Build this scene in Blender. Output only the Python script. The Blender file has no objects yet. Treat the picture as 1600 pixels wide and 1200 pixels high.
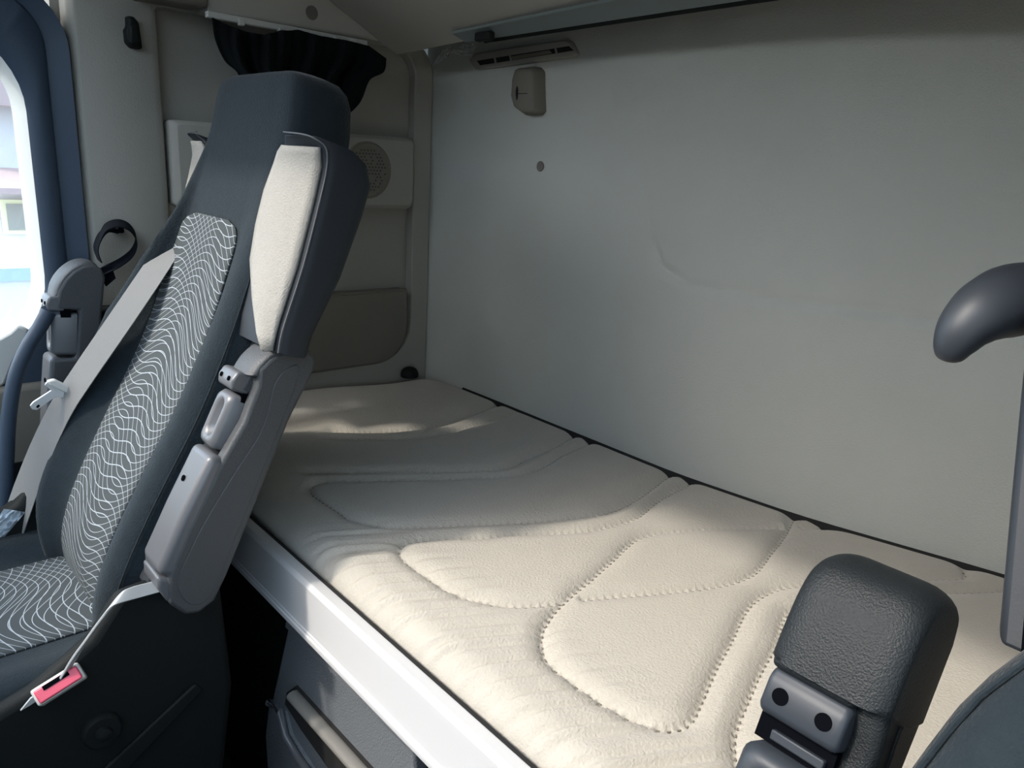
import bpy, bmesh, math, random
from mathutils import Vector, Matrix
random.seed(7)
C = bpy.context.scene.collection
V = Vector

# ------------------------------------------------------------------ camera
# axes: X towards the rear wall of the cab, Y towards the far (door) side, Z up; origin at the eye
RX, RY, RZ = (0.75077, 0.14098, 0.64533), (-0.65813, 0.24487, 0.71195), (0.05765, 0.95925, -0.27657)
def _basis():
    F, cx, cy = 1200.0, 800.0, 600.0
    vy = V((-310.0, 187.0)); hs = 0.06
    a = vy - V((cx, cy))
    t = -(F*F + a.dot(a)) / (a.dot(V((1, hs))))
    vx = vy + t*V((1, hs))
    dY = V((vy.x-cx, -(vy.y-cy), F)).normalized()
    dX = V((vx.x-cx, -(vx.y-cy), F)).normalized()
    dZ = dX.cross(dY)
    if dZ.y < 0: dZ = -dZ
    return dX, dY, dZ
DX, DY, DZ = _basis()
def ray(px, py):
    v = V((px-800.0, 600.0-py, 1200.0))
    return V((DX.dot(v), DY.dot(v), DZ.dot(v)))
def at_x(px, py, x): r = ray(px, py); return r*(x/r.x)      # measured point on a plane across the cab
def at_y(px, py, y): r = ray(px, py); return r*(y/r.y)
def at_z(px, py, z): r = ray(px, py); return r*(z/r.z)
cam_d = bpy.data.cameras.new('camera'); cam_d.sensor_width = 36.0; cam_d.lens = 27.0
cam_d.clip_start = 0.02; cam_d.clip_end = 200
cam = bpy.data.objects.new('camera', cam_d); C.objects.link(cam)
rt = V((DX.x, DY.x, DZ.x)); up = V((DX.y, DY.y, DZ.y)); fw = V((DX.z, DY.z, DZ.z))
mw = Matrix.Identity(4)
for i in range(3):
    mw[i][0] = rt[i]; mw[i][1] = up[i]; mw[i][2] = -fw[i]
cam.matrix_world = mw
bpy.context.scene.camera = cam

# ------------------------------------------------------------------ light
sc = bpy.context.scene
sc.view_settings.view_transform = 'Standard'; sc.view_settings.look = 'None'
sc.view_settings.gamma = 1.0; sc.view_settings.use_curve_mapping = False
sc.view_settings.exposure = 0.0
w = bpy.data.worlds.new('sky'); sc.world = w; w.use_nodes = True
bg = w.node_tree.nodes['Background']
SUN = V((1.0, -0.32, -1.0)).normalized()                 # hazy midday sun from the front of the cab
sky = w.node_tree.nodes.new('ShaderNodeTexSky'); sky.sky_type = 'NISHITA'; sky.sun_disc = False
sky.sun_elevation = math.asin(-SUN.z); sky.sun_rotation = math.atan2(-SUN.x, -SUN.y)
sky.air_density = 1.0; sky.dust_density = 4.0
# thin bright haze over the whole sky on top of the clear-sky colours
hz = w.node_tree.nodes.new('ShaderNodeMix'); hz.data_type = 'RGBA'; hz.blend_type = 'ADD'; hz.inputs[0].default_value = 1.0
w.node_tree.links.new(sky.outputs[0], hz.inputs[6]); hz.inputs[7].default_value = (5.6, 7.2, 8.6, 1)
w.node_tree.links.new(hz.outputs[2], bg.inputs[0]); bg.inputs[1].default_value = 0.285
sun_d = bpy.data.lights.new('sun', 'SUN'); sun_d.energy = 2.95; sun_d.angle = math.radians(3.5)
sun_d.color = (1.0, 0.92, 0.82)
sun = bpy.data.objects.new('sun', sun_d); C.objects.link(sun)
sun.rotation_euler = SUN.to_track_quat('-Z', 'Y').to_euler()
sun.location = (-3, 2, 4)

# ------------------------------------------------------------------ materials
def mat(name, col, rough=0.6, metal=0.0, bump=0.0, scale=200.0, var=0.0, vscale=8.0, sheen=0.0, spec=0.5, trans=0.0, detail=4.0, alpha=1.0):
    m = bpy.data.materials.new(name); m.use_nodes = True
    nt = m.node_tree; p = nt.nodes['Principled BSDF']
    p.inputs['Base Color'].default_value = (*col, 1); p.inputs['Roughness'].default_value = rough
    p.inputs['Metallic'].default_value = metal
    p.inputs['Specular IOR Level'].default_value = spec
    if sheen: p.inputs['Sheen Weight'].default_value = sheen; p.inputs['Sheen Roughness'].default_value = 0.4
    if trans: p.inputs['Transmission Weight'].default_value = trans
    if alpha < 1: p.inputs['Alpha'].default_value = alpha
    tc = nt.nodes.new('ShaderNodeTexCoord')
    if var:
        n = nt.nodes.new('ShaderNodeTexNoise'); n.inputs['Scale'].default_value = vscale; n.inputs['Detail'].default_value = 6
        nt.links.new(tc.outputs['Object'], n.inputs['Vector'])
        r = nt.nodes.new('ShaderNodeMix'); r.data_type = 'RGBA'
        r.inputs[6].default_value = (*[c*(1-var) for c in col], 1); r.inputs[7].default_value = (*[min(1, c*(1+var)) for c in col], 1)
        nt.links.new(n.outputs['Fac'], r.inputs[0]); nt.links.new(r.outputs[2], p.inputs['Base Color'])
    if bump:
        n = nt.nodes.new('ShaderNodeTexNoise'); n.inputs['Scale'].default_value = scale; n.inputs['Detail'].default_value = detail
        nt.links.new(tc.outputs['Object'], n.inputs['Vector'])
        b = nt.nodes.new('ShaderNodeBump'); b.inputs['Strength'].default_value = bump; b.inputs['Distance'].default_value = 0.004
        nt.links.new(n.outputs['Fac'], b.inputs['Height']); nt.links.new(b.outputs[0], p.inputs['Normal'])
    return m
M = dict(
    wall=mat('rear wall lining', (0.495, 0.51, 0.475), 0.95, bump=0.25, scale=350, var=0.05, vscale=5, spec=0.1),
    side=mat('side panel', (0.36, 0.35, 0.31), 0.8, bump=0.2, scale=300, spec=0.2),
    beige_dark=mat('brown beige plastic', (0.20, 0.185, 0.155), 0.65, bump=0.15, scale=400, spec=0.3),
    ceil=mat('headliner', (0.44, 0.43, 0.39), 0.95, bump=0.1, scale=300, spec=0.1),
    floor=mat('floor mat', (0.02, 0.022, 0.022), 0.8, bump=0.3, scale=120, spec=0.2),
    blackp=mat('black plastic', (0.008, 0.010, 0.010), 0.65, bump=0.15, scale=300, spec=0.2),
    door=mat('blue black door trim', (0.035, 0.055, 0.085), 0.5, bump=0.1, scale=350, spec=0.4),
    door_pale=mat('pale door trim', (0.55, 0.55, 0.52), 0.6, bump=0.1, scale=350),
    alu=mat('brushed aluminium', (0.80, 0.81, 0.82), 0.42, metal=0.35, bump=0.03, scale=500),
    rail=mat('satin rail', (0.20, 0.235, 0.235), 0.45, metal=0.3),
    white=mat('white plastic', (0.6, 0.6, 0.57), 0.5),
    fleece=mat('beige fleece', (0.47, 0.445, 0.395), 0.95, bump=0.45, scale=260, var=0.05, vscale=30, sheen=0.25, spec=0.1, detail=8),
    thread=mat('stitch thread', (0.22, 0.20, 0.17), 0.9),
    fabric=mat('dark seat velour', (0.0175, 0.0255, 0.0315), 0.95, bump=0.4, scale=320, var=0.2, vscale=60, sheen=0.15, spec=0.15, detail=6),
    vinyl=mat('dark vinyl', (0.020, 0.025, 0.032), 0.6, bump=0.05, scale=500, spec=0.35),
    beige=mat('light seat vinyl', (0.33, 0.32, 0.29), 0.7, bump=0.4, scale=380, var=0.1, vscale=160, spec=0.3),
    grey=mat('grey armrest plastic', (0.062, 0.067, 0.072), 0.5, bump=0.25, scale=420, spec=0.45),
    greyl=mat('satin grey plastic', (0.115, 0.12, 0.13), 0.36, spec=0.6),
    blk=mat('black leather grain', (0.012, 0.015, 0.017), 0.5, bump=0.30, scale=800, spec=0.35, detail=3),
    blks=mat('black satin plastic', (0.030, 0.036, 0.045), 0.5, spec=0.5),
    hole=mat('screw hole', (0.003, 0.0035, 0.005), 0.95, spec=0.0),
    belt=mat('seat belt webbing', (0.20, 0.205, 0.205), 0.75, bump=0.2, scale=600, spec=0.3),
    metal=mat('pale metal', (0.72, 0.74, 0.76), 0.35, metal=0.6),
    stalk=mat('grey stalk', (0.42, 0.43, 0.43), 0.45, metal=0.2),
    red=mat('red button', (0.75, 0.10, 0.16), 0.4),
    curtain=mat('black cloth', (0.007, 0.009, 0.010), 0.95, bump=0.4, scale=200, spec=0.1),
    drawer=mat('dark grey grained plastic', (0.15, 0.165, 0.18), 0.6, bump=0.5, scale=330, spec=0.4, detail=3),
    drawer_rim=mat('grey grip rim', (0.20, 0.195, 0.18), 0.5, bump=0.1, scale=300),
    strap=mat('black strap', (0.006, 0.008, 0.012), 0.9, bump=0.2, scale=500, spec=0.1),
    piping=mat('grey piping', (0.10, 0.11, 0.12), 0.7),
    film=mat('clear plastic film', (0.8, 0.86, 0.9), 0.12, alpha=0.32, spec=1.0),
    filmw=mat('milky plastic film', (0.55, 0.64, 0.72), 0.2, alpha=0.75, spec=0.8),
    grille_hole=mat('grille hole', (0.085, 0.08, 0.07), 0.9),
    filmk=mat('black plastic bag', (0.01, 0.012, 0.015), 0.25, spec=0.6),
    gap=mat('dark gap', (0.012, 0.012, 0.012), 0.9),
    plug=mat('brown grey plug', (0.15, 0.14, 0.125), 0.7),
)
def glass_mat():
    m = bpy.data.materials.new('window glass'); m.use_nodes = True; nt = m.node_tree
    out = nt.nodes['Material Output']; nt.nodes.remove(nt.nodes['Principled BSDF'])
    a = nt.nodes.new('ShaderNodeBsdfTransparent'); a.inputs[0].default_value = (0.93, 0.97, 1, 1)
    g = nt.nodes.new('ShaderNodeBsdfGlossy'); g.inputs['Roughness'].default_value = 0.02
    x = nt.nodes.new('ShaderNodeMixShader'); x.inputs[0].default_value = 0.06
    nt.links.new(a.outputs[0], x.inputs[1]); nt.links.new(g.outputs[0], x.inputs[2]); nt.links.new(x.outputs[0], out.inputs[0])
    return m
M['glass'] = glass_mat()
def pattern_mat():
    # woven wavy white lines printed over a dark cloth
    m = bpy.data.materials.new('wavy line seat cloth'); m.use_nodes = True; nt = m.node_tree
    p = nt.nodes['Principled BSDF']; p.inputs['Roughness'].default_value = 0.9; p.inputs['Specular IOR Level'].default_value = 0.15
    uv = nt.nodes.new('ShaderNodeUVMap'); sp = nt.nodes.new('ShaderNodeSeparateXYZ'); nt.links.new(uv.outputs[0], sp.inputs[0])
    U, W = sp.outputs[0], sp.outputs[1]
    def ma(op, a, b=None, c=None):
        n = nt.nodes.new('ShaderNodeMath'); n.operation = op
        for i, q in enumerate((a, b, c)):
            if q is None: continue
            if isinstance(q, (int, float)): n.inputs[i].default_value = q
            else: nt.links.new(q, n.inputs[i])
        return n.outputs[0]
    def fam(fv, slope, amp, ku, kv, ph, wd):
        # lines of constant fv*v + slope*u + amp*sin(ku*u + kv*v + ph)
        s = ma('SINE', ma('ADD', ma('ADD', ma('MULTIPLY', U, ku), ma('MULTIPLY', W, kv)), ph))
        t = ma('ADD', ma('ADD', ma('MULTIPLY', W, fv), ma('MULTIPLY', U, slope)), ma('MULTIPLY', s, amp))
        d = ma('ABSOLUTE', ma('SUBTRACT', ma('FRACT', t), 0.5))
        return ma('LESS_THAN', d, wd)
    f1 = fam(74, 3, 2.1, 27, 7, 0.4, 0.040)
    f2 = fam(66, -24, 1.6, 25, -9, 1.6, 0.040)
    mx = ma('MAXIMUM', f1, f2)
    mix = nt.nodes.new('ShaderNodeMix'); mix.data_type = 'RGBA'
    mix.inputs[6].default_value = (0.060, 0.070, 0.074, 1); mix.inputs[7].default_value = (0.34, 0.38, 0.41, 1)
    nt.links.new(mx, mix.inputs[0]); nt.links.new(mix.outputs[2], p.inputs['Base Color'])
    return m
M['pattern'] = pattern_mat()

# ------------------------------------------------------------------ helpers
def tag(o, label=None, cat=None, group=None, kind=None):
    if label: o['label'] = label
    if cat: o['category'] = cat
    if group: o['group'] = group
    if kind: o['kind'] = kind
    return o
def thing(name, label, cat, loc=(0, 0, 0), group=None):
    o = bpy.data.objects.new(name, None); C.objects.link(o); o.location = loc; o.empty_display_size = 0.05
    return tag(o, label, cat, group)
def base_of(o):
    v = V((0, 0, 0))
    while o is not None:
        v += o.location; o = o.parent
    return v
def obj(name, bm, m, parent=None, smooth=True, bevel=0.0, seg=2, sub=0, label=None, kind=None, ang=40, loc=None):
    """vertices come in cab coordinates; stored relative to the thing's base"""
    org = base_of(parent) if parent else (V(loc) if loc is not None else V((0, 0, 0)))
    me = bpy.data.meshes.new(name)
    bmesh.ops.translate(bm, verts=bm.verts, vec=-org)
    bmesh.ops.recalc_face_normals(bm, faces=bm.faces)
    bm.to_mesh(me); bm.free()
    me.materials.append(M[m] if isinstance(m, str) else m)
    o = bpy.data.objects.new(name, me); C.objects.link(o)
    if parent: o.parent = parent
    else: o.location = org
    if bevel:
        b = o.modifiers.new('bevel', 'BEVEL'); b.width = bevel; b.segments = seg; b.limit_method = 'ANGLE'; b.angle_limit = math.radians(35)
    if sub:
        s = o.modifiers.new('sub', 'SUBSURF'); s.levels = sub; s.render_levels = sub
    if smooth:
        me.shade_smooth()
        if not sub: me.set_sharp_from_angle(angle=math.radians(ang if not bevel else 75))
    if label: o['label'] = label
    if kind: o['kind'] = kind
    return o
def B(): return bmesh.new()
def loft(rings, closed=True, caps=True, bm=None):
    bm = bm or B(); R = []
    for r in rings: R.append([bm.verts.new(p) for p in r])
    n = len(rings[0])
    for i in range(len(R)-1):
        for j in range(n if closed else n-1):
            k = (j+1) % n
            bm.faces.new((R[i][j], R[i][k], R[i+1][k], R[i+1][j]))
    if closed and caps:
        bm.faces.new(R[0][::-1]); bm.faces.new(R[-1])
    return bm
def prism(poly, vec, bm=None):
    vec = V(vec)
    return loft([[V(p) for p in poly], [V(p)+vec for p in poly]], bm=bm)
def box(c, s, rot=None, bm=None):
    c = V(c); hx, hy, hz = s[0]/2, s[1]/2, s[2]/2
    pts = [V((x, y, z)) for z in (-hz, hz) for x, y in ((-hx, -hy), (hx, -hy), (hx, hy), (-hx, hy))]
    if rot: pts = [rot @ p for p in pts]
    pts = [p + c for p in pts]
    return loft([pts[:4], pts[4:]], bm=bm)
def frames(path):
    T = []
    for i in range(len(path)):
        a = path[max(0, i-1)]; b = path[min(len(path)-1, i+1)]; T.append((b-a).normalized())
    return T
def tube(path, rad, seg=12, bm=None, ref=(0, 1, 0), flat=1.0):
    path = [V(p) for p in path]; T = frames(path); rings = []
    for i, p in enumerate(path):
        r = rad(i/(len(path)-1)) if callable(rad) else rad
        n = T[i].cross(V(ref)).normalized(); b = T[i].cross(n).normalized()
        rings.append([p + n*math.cos(q)*r + b*math.sin(q)*r*flat for q in [2*math.pi*k/seg for k in range(seg)]])
    return loft(rings, bm=bm)
def ribbon(path, wv, th, bm=None):
    """strip along path; wv = half width vector (or function), th thickness"""
    path = [V(p) for p in path]; T = frames(path); rings = []
    for i, p in enumerate(path):
        wvec = V(wv(i/(len(path)-1))) if callable(wv) else V(wv)
        n = T[i].cross(wvec).normalized()*(th/2)
        rings.append([p-wvec-n, p+wvec-n, p+wvec+n, p-wvec+n])
    return loft(rings, bm=bm)
def smooth_path(pts, n=8):
    pts = [V(p) for p in pts]; out = []
    for i in range(len(pts)-1):
        p0 = pts[max(0, i-1)]; p1 = pts[i]; p2 = pts[i+1]; p3 = pts[min(len(pts)-1, i+2)]
        for k in range(n):
            t = k/n
            out.append(0.5*((2*p1)+(p2-p0)*t+(2*p0-5*p1+4*p2-p3)*t*t+(3*p1-p0-3*p2+p3)*t**3))
    out.append(pts[-1]); return out
def disc(c, r, nrm, th, seg=24, bm=None):
    nrm = V(nrm).normalized(); a = nrm.orthogonal().normalized(); b = nrm.cross(a); c = V(c)
    ring = [c + a*r*math.cos(2*math.pi*k/seg) + b*r*math.sin(2*math.pi*k/seg) for k in range(seg)]
    return prism(ring, nrm*th, bm)
def interp(tab, x):
    if x <= tab[0][0]: return tab[0][1]
    for (a, va), (b, vb) in zip(tab, tab[1:]):
        if x <= b:
            t = (x-a)/(b-a)
            return va + (vb-va)*t
    return tab[-1][1]
def sstep(a, b, x):
    t = min(1, max(0, (x-a)/(b-a))); return t*t*(3-2*t)
def rrect(x0, x1, z0, z1, r, n=8):
    """rounded rectangle outline in (x,z); r = radii (bl, br, tr, tl)"""
    out = []
    for (cx, cz, a0, rr) in ((x0+r[0], z0+r[0], 180, r[0]), (x1-r[1], z0+r[1], 270, r[1]), (x1-r[2], z1-r[2], 0, r[2]), (x0+r[3], z1-r[3], 90, r[3])):
        for k in range(n+1):
            q = math.radians(a0 + 90*k/n); out.append((cx+rr*math.cos(q), cz+rr*math.sin(q)))
    return out

YF = 1.77          # inner face of the far side wall
ZC = 0.62          # ceiling
ZFL = -1.40        # floor
WALLX = [(-0.6, 1.47), (0.0, 1.44), (0.29, 1.385), (0.6, 1.305), (0.87, 1.272), (1.42, 1.272), (1.63, 1.27), (1.80, 1.262)]
def wall_x(y):
    return (interp(WALLX, y-0.06)+interp(WALLX, y-0.03)+interp(WALLX, y)+interp(WALLX, y+0.03)+interp(WALLX, y+0.06))/5

# ------------------------------------------------------------------ setting
def struct(name, bm, m, **k):
    o = obj(name, bm, m, **k); o['kind'] = 'structure'; return o
struct('floor', box((0.2, 0.65, ZFL-0.03), (2.9, 2.7, 0.06)), 'floor', smooth=False)
struct('ceiling', box((0.72, 0.65, ZC+0.03), (1.56, 2.7, 0.06)), 'ceil', smooth=False)
struct('roof_shade_lip', loft([[V((x, y, z)) for x, z in ((0.04, 0.45), (0.30, 0.47), (0.30, 0.62), (-0.06, 0.62), (-0.02, 0.51))] for y in (-0.56, 1.84)]), 'ceil', bevel=0.01)  # unseen overhead lip, added to cut off the sun and darken the upper wall
struct('front_blocker', box((-1.17, 0.65, -0.45), (0.10, 2.7, 1.90)), 'blackp', smooth=False)  # unseen blocker across the cab front, raised against low sky and ground light
wo = rrect(-1.17, 1.58, ZFL, ZC, (0.01,)*4); wi = rrect(-1.05, 0.40, -0.50, 0.10, (0.12,)*4)
struct('wall_left', loft([[V((x, y, z)) for x, z in L] for y, L in ((-0.63, wi), (-0.63, wo), (-0.57, wo), (-0.57, wi), (-0.63, wi))], caps=False), 'side', smooth=False)

def seg_dist(px, pz, pts):
    best = 9
    for (ax, az), (bx, bz) in zip(pts, pts[1:]):
        dx, dz = bx-ax, bz-az; L = dx*dx+dz*dz
        t = 0 if L == 0 else max(0, min(1, ((px-ax)*dx+(pz-az)*dz)/L))
        d = math.hypot(px-ax-t*dx, pz-az-t*dz)
        if d < best: best = d
    return best
crease = [(-0.6, -0.19), (0.40, -0.205), (0.90, -0.214), (0.975, -0.19), (1.01, -0.13), (1.03, -0.05), (1.04, 0.12)]
bm = B(); NY, NZ = 340, 230; grid = []
for i in range(NY+1):
    y = -0.6 + (1.80+0.6)*i/NY
    col = []
    for j in range(NZ+1):
        z = ZFL + (ZC-ZFL)*j/NZ if j < 40 else (-0.62 + (ZC+0.62)*(j-40)/(NZ-40))
        if j < 40: z = ZFL + (-0.62-ZFL)*j/40
        d = seg_dist(y, z, crease)
        fade = 0.25 + 0.75*sstep(0.0, -0.22, z)
        dx = 0.008*math.exp(-(d/0.010)**2)*fade
        # panel above the crease stands a little back
        inside = sstep(1.03, 0.98, y)*sstep(-0.215, -0.19, z)
        dx += 0.004*inside
        col.append(bm.verts.new((wall_x(y)+dx, y, z)))
    grid.append(col)
for i in range(NY):
    for j in range(NZ):
        bm.faces.new((grid[i][j], grid[i+1][j], grid[i+1][j+1], grid[i][j+1]))
o = struct('wall_rear', bm, 'wall', ang=80)
sol = o.modifiers.new('solid', 'SOLIDIFY'); sol.thickness = 0.03; sol.offset = -1 if False else 1

# far side wall: pillar panel beside the door, then a panel recessed 3 cm with a raised rounded frame
wr = struct('wall_right', box((0.84, YF+0.09, -0.39), (0.90, 0.08, 2.02)), 'side', smooth=False)
pill = [at_y(px, py, YF) for px, py in ((118, 40), (140, 395), (150, 478), (185, 505))]
prof = [(0.405, YF+0.05), (0.408, YF+0.012), (0.420, YF), (0.555, YF-0.004), (0.572, YF+0.004), (0.580, YF+0.03), (0.585, YF+0.05)]
bm = loft([[V((x, y, z)) for x, y in prof] for z in (ZFL, -0.3, 0.3, ZC)])
obj('pillar_panel', bm, 'side', wr, bevel=0.004)
# frame with a rounded opening
outer = rrect(0.560, 1.262, -1.2, 0.285, (0.01, 0.01, 0.085, 0.01))
inner = rrect(0.566, 1.207, -0.552, 0.262, (0.02, 0.10, 0.07, 0.02))
rg = []
for y, L in ((YF+0.05, outer), (YF+0.006, outer), (YF, [(cx*0.985+0.5*(a+b)*0.0+ax*0.015, az) for (ax, az), cx, a, b in [((p[0], p[1]), p[0], 0, 0) for p in outer]]), (YF+0.001, inner), (YF+0.03, inner)):
    rg.append([V((x, y, z)) for x, z in L])
obj('panel_frame', loft(rg, caps=False), 'side', wr, bevel=0.004)
obj('recess_panel', box((0.91, YF+0.042, -0.14), (0.68, 0.02, 0.86)), 'side', wr, smooth=False)

obj('lower_panel', box((0.10, YF-0.012, -1.02), (1.10, 0.02, 0.74)), 'blackp', wr, smooth=False)
# shelf pelmet over the side wall
t = thing('side_shelf', 'grey beige shelf front above the black curtain with round cap', 'shelf', (0.85, YF, 0.27))
pz = [at_y(px, py, 1.70) for px, py in ((322, 12), (600, 76))]
obj('shelf_front', box((0.90, 1.735, 0.40), (0.50, 0.07, 0.285)), 'ceil', t, bevel=0.006)
obj('shelf_end', box((0.585, 1.735, 0.415), (0.13, 0.085, 0.30)), 'beige_dark', t, bevel=0.008, label='brown grey end block')
c = at_y(487, 20, 1.70); obj('round_cap', disc((c.x, 1.701, c.z), 0.0145, (0, -1, 0), 0.003), 'plug', t, bevel=0.001, label='brown grey round cap')

# curtain rail and curtain
t = thing('curtain_rail', 'thin white curtain rail under the side shelf', 'rail', (0.85, 1.69, 0.255))
a = at_y(322, 22, 1.69); b = at_y(572, 68, 1.69)
obj('track', loft([[V((x, 1.69+dy, a.z+(b.z-a.z)*(x-a.x)/(b.x-a.x)+dz)) for dy, dz in ((-0.008, -0.006), (0.008, -0.006), (0.008, 0.006), (-0.008, 0.006))] for x in (a.x, b.x)]), 'white', t, bevel=0.002)
for px, py in ((376, 33), (438, 48), (474, 52), (525, 60), (552, 64)):
    c = at_y(px, py, 1.685); obj('glider', box((c.x, 1.683, c.z-0.002), (0.012, 0.012, 0.014)), 'white', t, bevel=0.002)
topL = [(331, 28), (350, 41), (372, 50), (394, 55), (415, 48), (440, 47), (480, 55), (520, 60), (552, 65), (575, 72), (603, 92)]
def curt(u, v):
    k = u*(len(topL)-1); i = min(int(k), len(topL)-2); f = k-i
    tx = topL[i][0]+(topL[i+1][0]-topL[i][0])*f; ty = topL[i][1]+(topL[i+1][1]-topL[i][1])*f
    L = smooth_path([V((331, 28)), V((336, 62)), V((351, 95)), V((371, 114)), V((377, 140)), V((395, 185))], 6)
    Rr = smooth_path([V((603, 92)), V((599, 113)), V((577, 126)), V((560, 164)), V((520, 195)), V((455, 225))], 6)
    q = v*(len(L)-1); j = min(int(q), len(L)-2); g = q-j
    l = L[j]*(1-g)+L[j+1]*g; r = Rr[j]*(1-g)+Rr[j+1]*g
    bx, by = l.x+(r.x-l.x)*u, l.y+(r.y-l.y)*u
    fade = max(0, 1-v*3.0)
    e = (ty-(28+(92-28)*u))*fade
    return bx, by+e
bm = B(); NU, NV = 90, 40; G = []
for i in range(NU+1):
    u = i/NU; row = []
    for j in range(NV+1):
        v = j/NV; x, y = curt(u, v)
        fold = 0.022*math.sin(u*30+3.2*v+1.2*math.sin(u*9)) * (0.45+0.55*min(1, v*2)) + 0.008*math.sin(u*71+v*5)
        edge = min(1, 8*u, 8*(1-u))
        p = at_y(x, y, 1.665 - 0.045*v + fold*edge)
        row.append(bm.verts.new(p))
    G.append(row)
for i in range(NU):
    for j in range(NV): bm.faces.new((G[i][j], G[i+1][j], G[i+1][j+1], G[i][j+1]))
cu = obj('curtain', bm, 'curtain', loc=(0.85, 1.65, 0.1))
cu.modifiers.new('s', 'SOLIDIFY').thickness = 0.002
tag(cu, 'bunched black cloth curtain hanging behind the seat headrest', 'curtain')

# loudspeaker panel
t = thing('speaker_panel', 'beige loudspeaker panel with perforated round grille on the side wall', 'speaker', (0.9, YF+0.03, -0.05))
out = rrect(0.580, 1.198, -0.135, 0.045, (0.012, 0.022, 0.012, 0.008))
ins = rrect(0.592, 1.188, -0.125, 0.036, (0.012, 0.02, 0.01, 0.006))
obj('housing', loft([[V((x, YF+0.03, z)) for x, z in out], [V((x, YF-0.012, z)) for x, z in out], [V((x, YF-0.022, z)) for x, z in ins]]), 'side', t, bevel=0.003)
gc = at_y(574, 266, YF-0.022)
n = 32
bm = B()
for k in range(n):
    q0, q1 = 2*math.pi*k/n, 2*math.pi*(k+1)/n
    ring = []
    for q in (q0, q1):
        ring.append([V((gc.x+r*math.cos(q), gc.y+dy, gc.z+r*math.sin(q))) for r, dy in ((0.062, 0), (0.066, -0.003), (0.07, 0))])
    a_, b_ = [[bm.verts.new(p) for p in rr] for rr in ring]
    for i in range(2): bm.faces.new((a_[i], b_[i], b_[i+1], a_[i+1]))
bmesh.ops.remove_doubles(bm, verts=bm.verts, dist=1e-5)
obj('grille_ring', bm, 'beige_dark', t)
gr = obj('grille', disc((gc.x, gc.y, gc.z), 0.061, (0, -1, 0), 0.002, 40), 'beige_dark', t, label='round perforated grille')
bm = B()
for i in range(-6, 7):
    for j in range(-6, 7):
        x, z = (i+0.5*(j % 2))*0.0092, j*0.008
        if math.hypot(x, z) < 0.055 and random.random() < 0.8: disc((gc.x+x, gc.y-0.002, gc.z+z), 0.0026, (0, -1, 0), 0.0004, 8, bm)
obj('grille_hole', bm, 'grille_hole', gr, kind='stuff', smooth=False)

# storage pocket
t = thing('storage_pocket', 'brown grey plastic storage pocket low on the side wall beside the bunk', 'pocket', (0.95, YF+0.03, -0.45))
po = rrect(0.70, 1.192, -0.555, -0.352, (0.01, 0.10, 0.012, 0.01))
pi_ = rrect(0.71, 1.184, -0.547, -0.356, (0.01, 0.096, 0.008, 0.01))
obj('pocket_front', loft([[V((x, YF+0.03, z)) for x, z in po], [V((x, YF-0.004, z)) for x, z in po], [V((x, YF-0.010, z)) for x, z in pi_]]), 'beige_dark', t, bevel=0.002)
obj('pocket_lip', box((0.95, YF-0.004, -0.353), (0.47, 0.016, 0.005)), 'beige_dark', t, bevel=0.002)

# coat hook
t = thing('coat_hook', 'black plastic coat hook on the pillar panel right of the window', 'hook', at_y(203, 52, YF))
hp = [(-0.008, 0.03), (0.004, 0.03), (0.013, 0.02), (0.016, -0.02), (0.016, -0.029), (-0.004, -0.029), (-0.013, -0.02), (-0.014, 0.004), (-0.009, 0.010)]
c = at_y(203, 52, YF)
obj('hook_body', loft([[V((c.x+x*s, YF-d, c.z+z*s)) for x, z in hp] for d, s in ((-0.002, 1), (0.018, 0.98), (0.026, 0.8))]), 'blackp', t, bevel=0.003)
obj('hook_lip', loft([[V((c.x+x, YF-d, c.z+z)) for x, z in ((-0.010, -0.022), (0.010, -0.022), (0.008, 0.012), (-0.008, 0.012))] for d in (0.022, 0.033)]), 'blackp', t, bevel=0.004)

# strap loop on the pillar
t = thing('strap_loop', 'loop of black strap hanging on the pillar panel beside the seat belt', 'strap', at_y(183, 352, YF))
def sp(lst, y): return smooth_path([at_y(a, b, y) for a, b in lst], 6)
obj('strap_band', ribbon(sp(((181, 362), (166, 360), (155, 372), (150, 390), (156, 408)), 1.735), (0, 0.016, 0.002), 0.002), 'strap', t)
obj('strap_arc', ribbon(sp(((156, 372), (166, 355), (185, 349), (203, 356), (213, 374), (207, 394), (188, 410), (160, 424)), 1.725), (0.004, 0.017, 0.006), 0.002), 'strap', t)
obj('strap_tail', prism([at_y(a, b, 1.715) for a, b in ((150, 421), (174, 413), (181, 435), (166, 448))], (0, 0.003, 0)), 'strap', t, bevel=0.0005)
c = at_y(182, 355, 1.742); obj('rivet', disc(c, 0.003, (0, -1, 0), 0.002, 12), 'stalk', t)
obj('strap_mount', box(at_y(183, 358, 1.755), (0.02, 0.03, 0.014)), 'strap', t, bevel=0.003)

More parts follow.
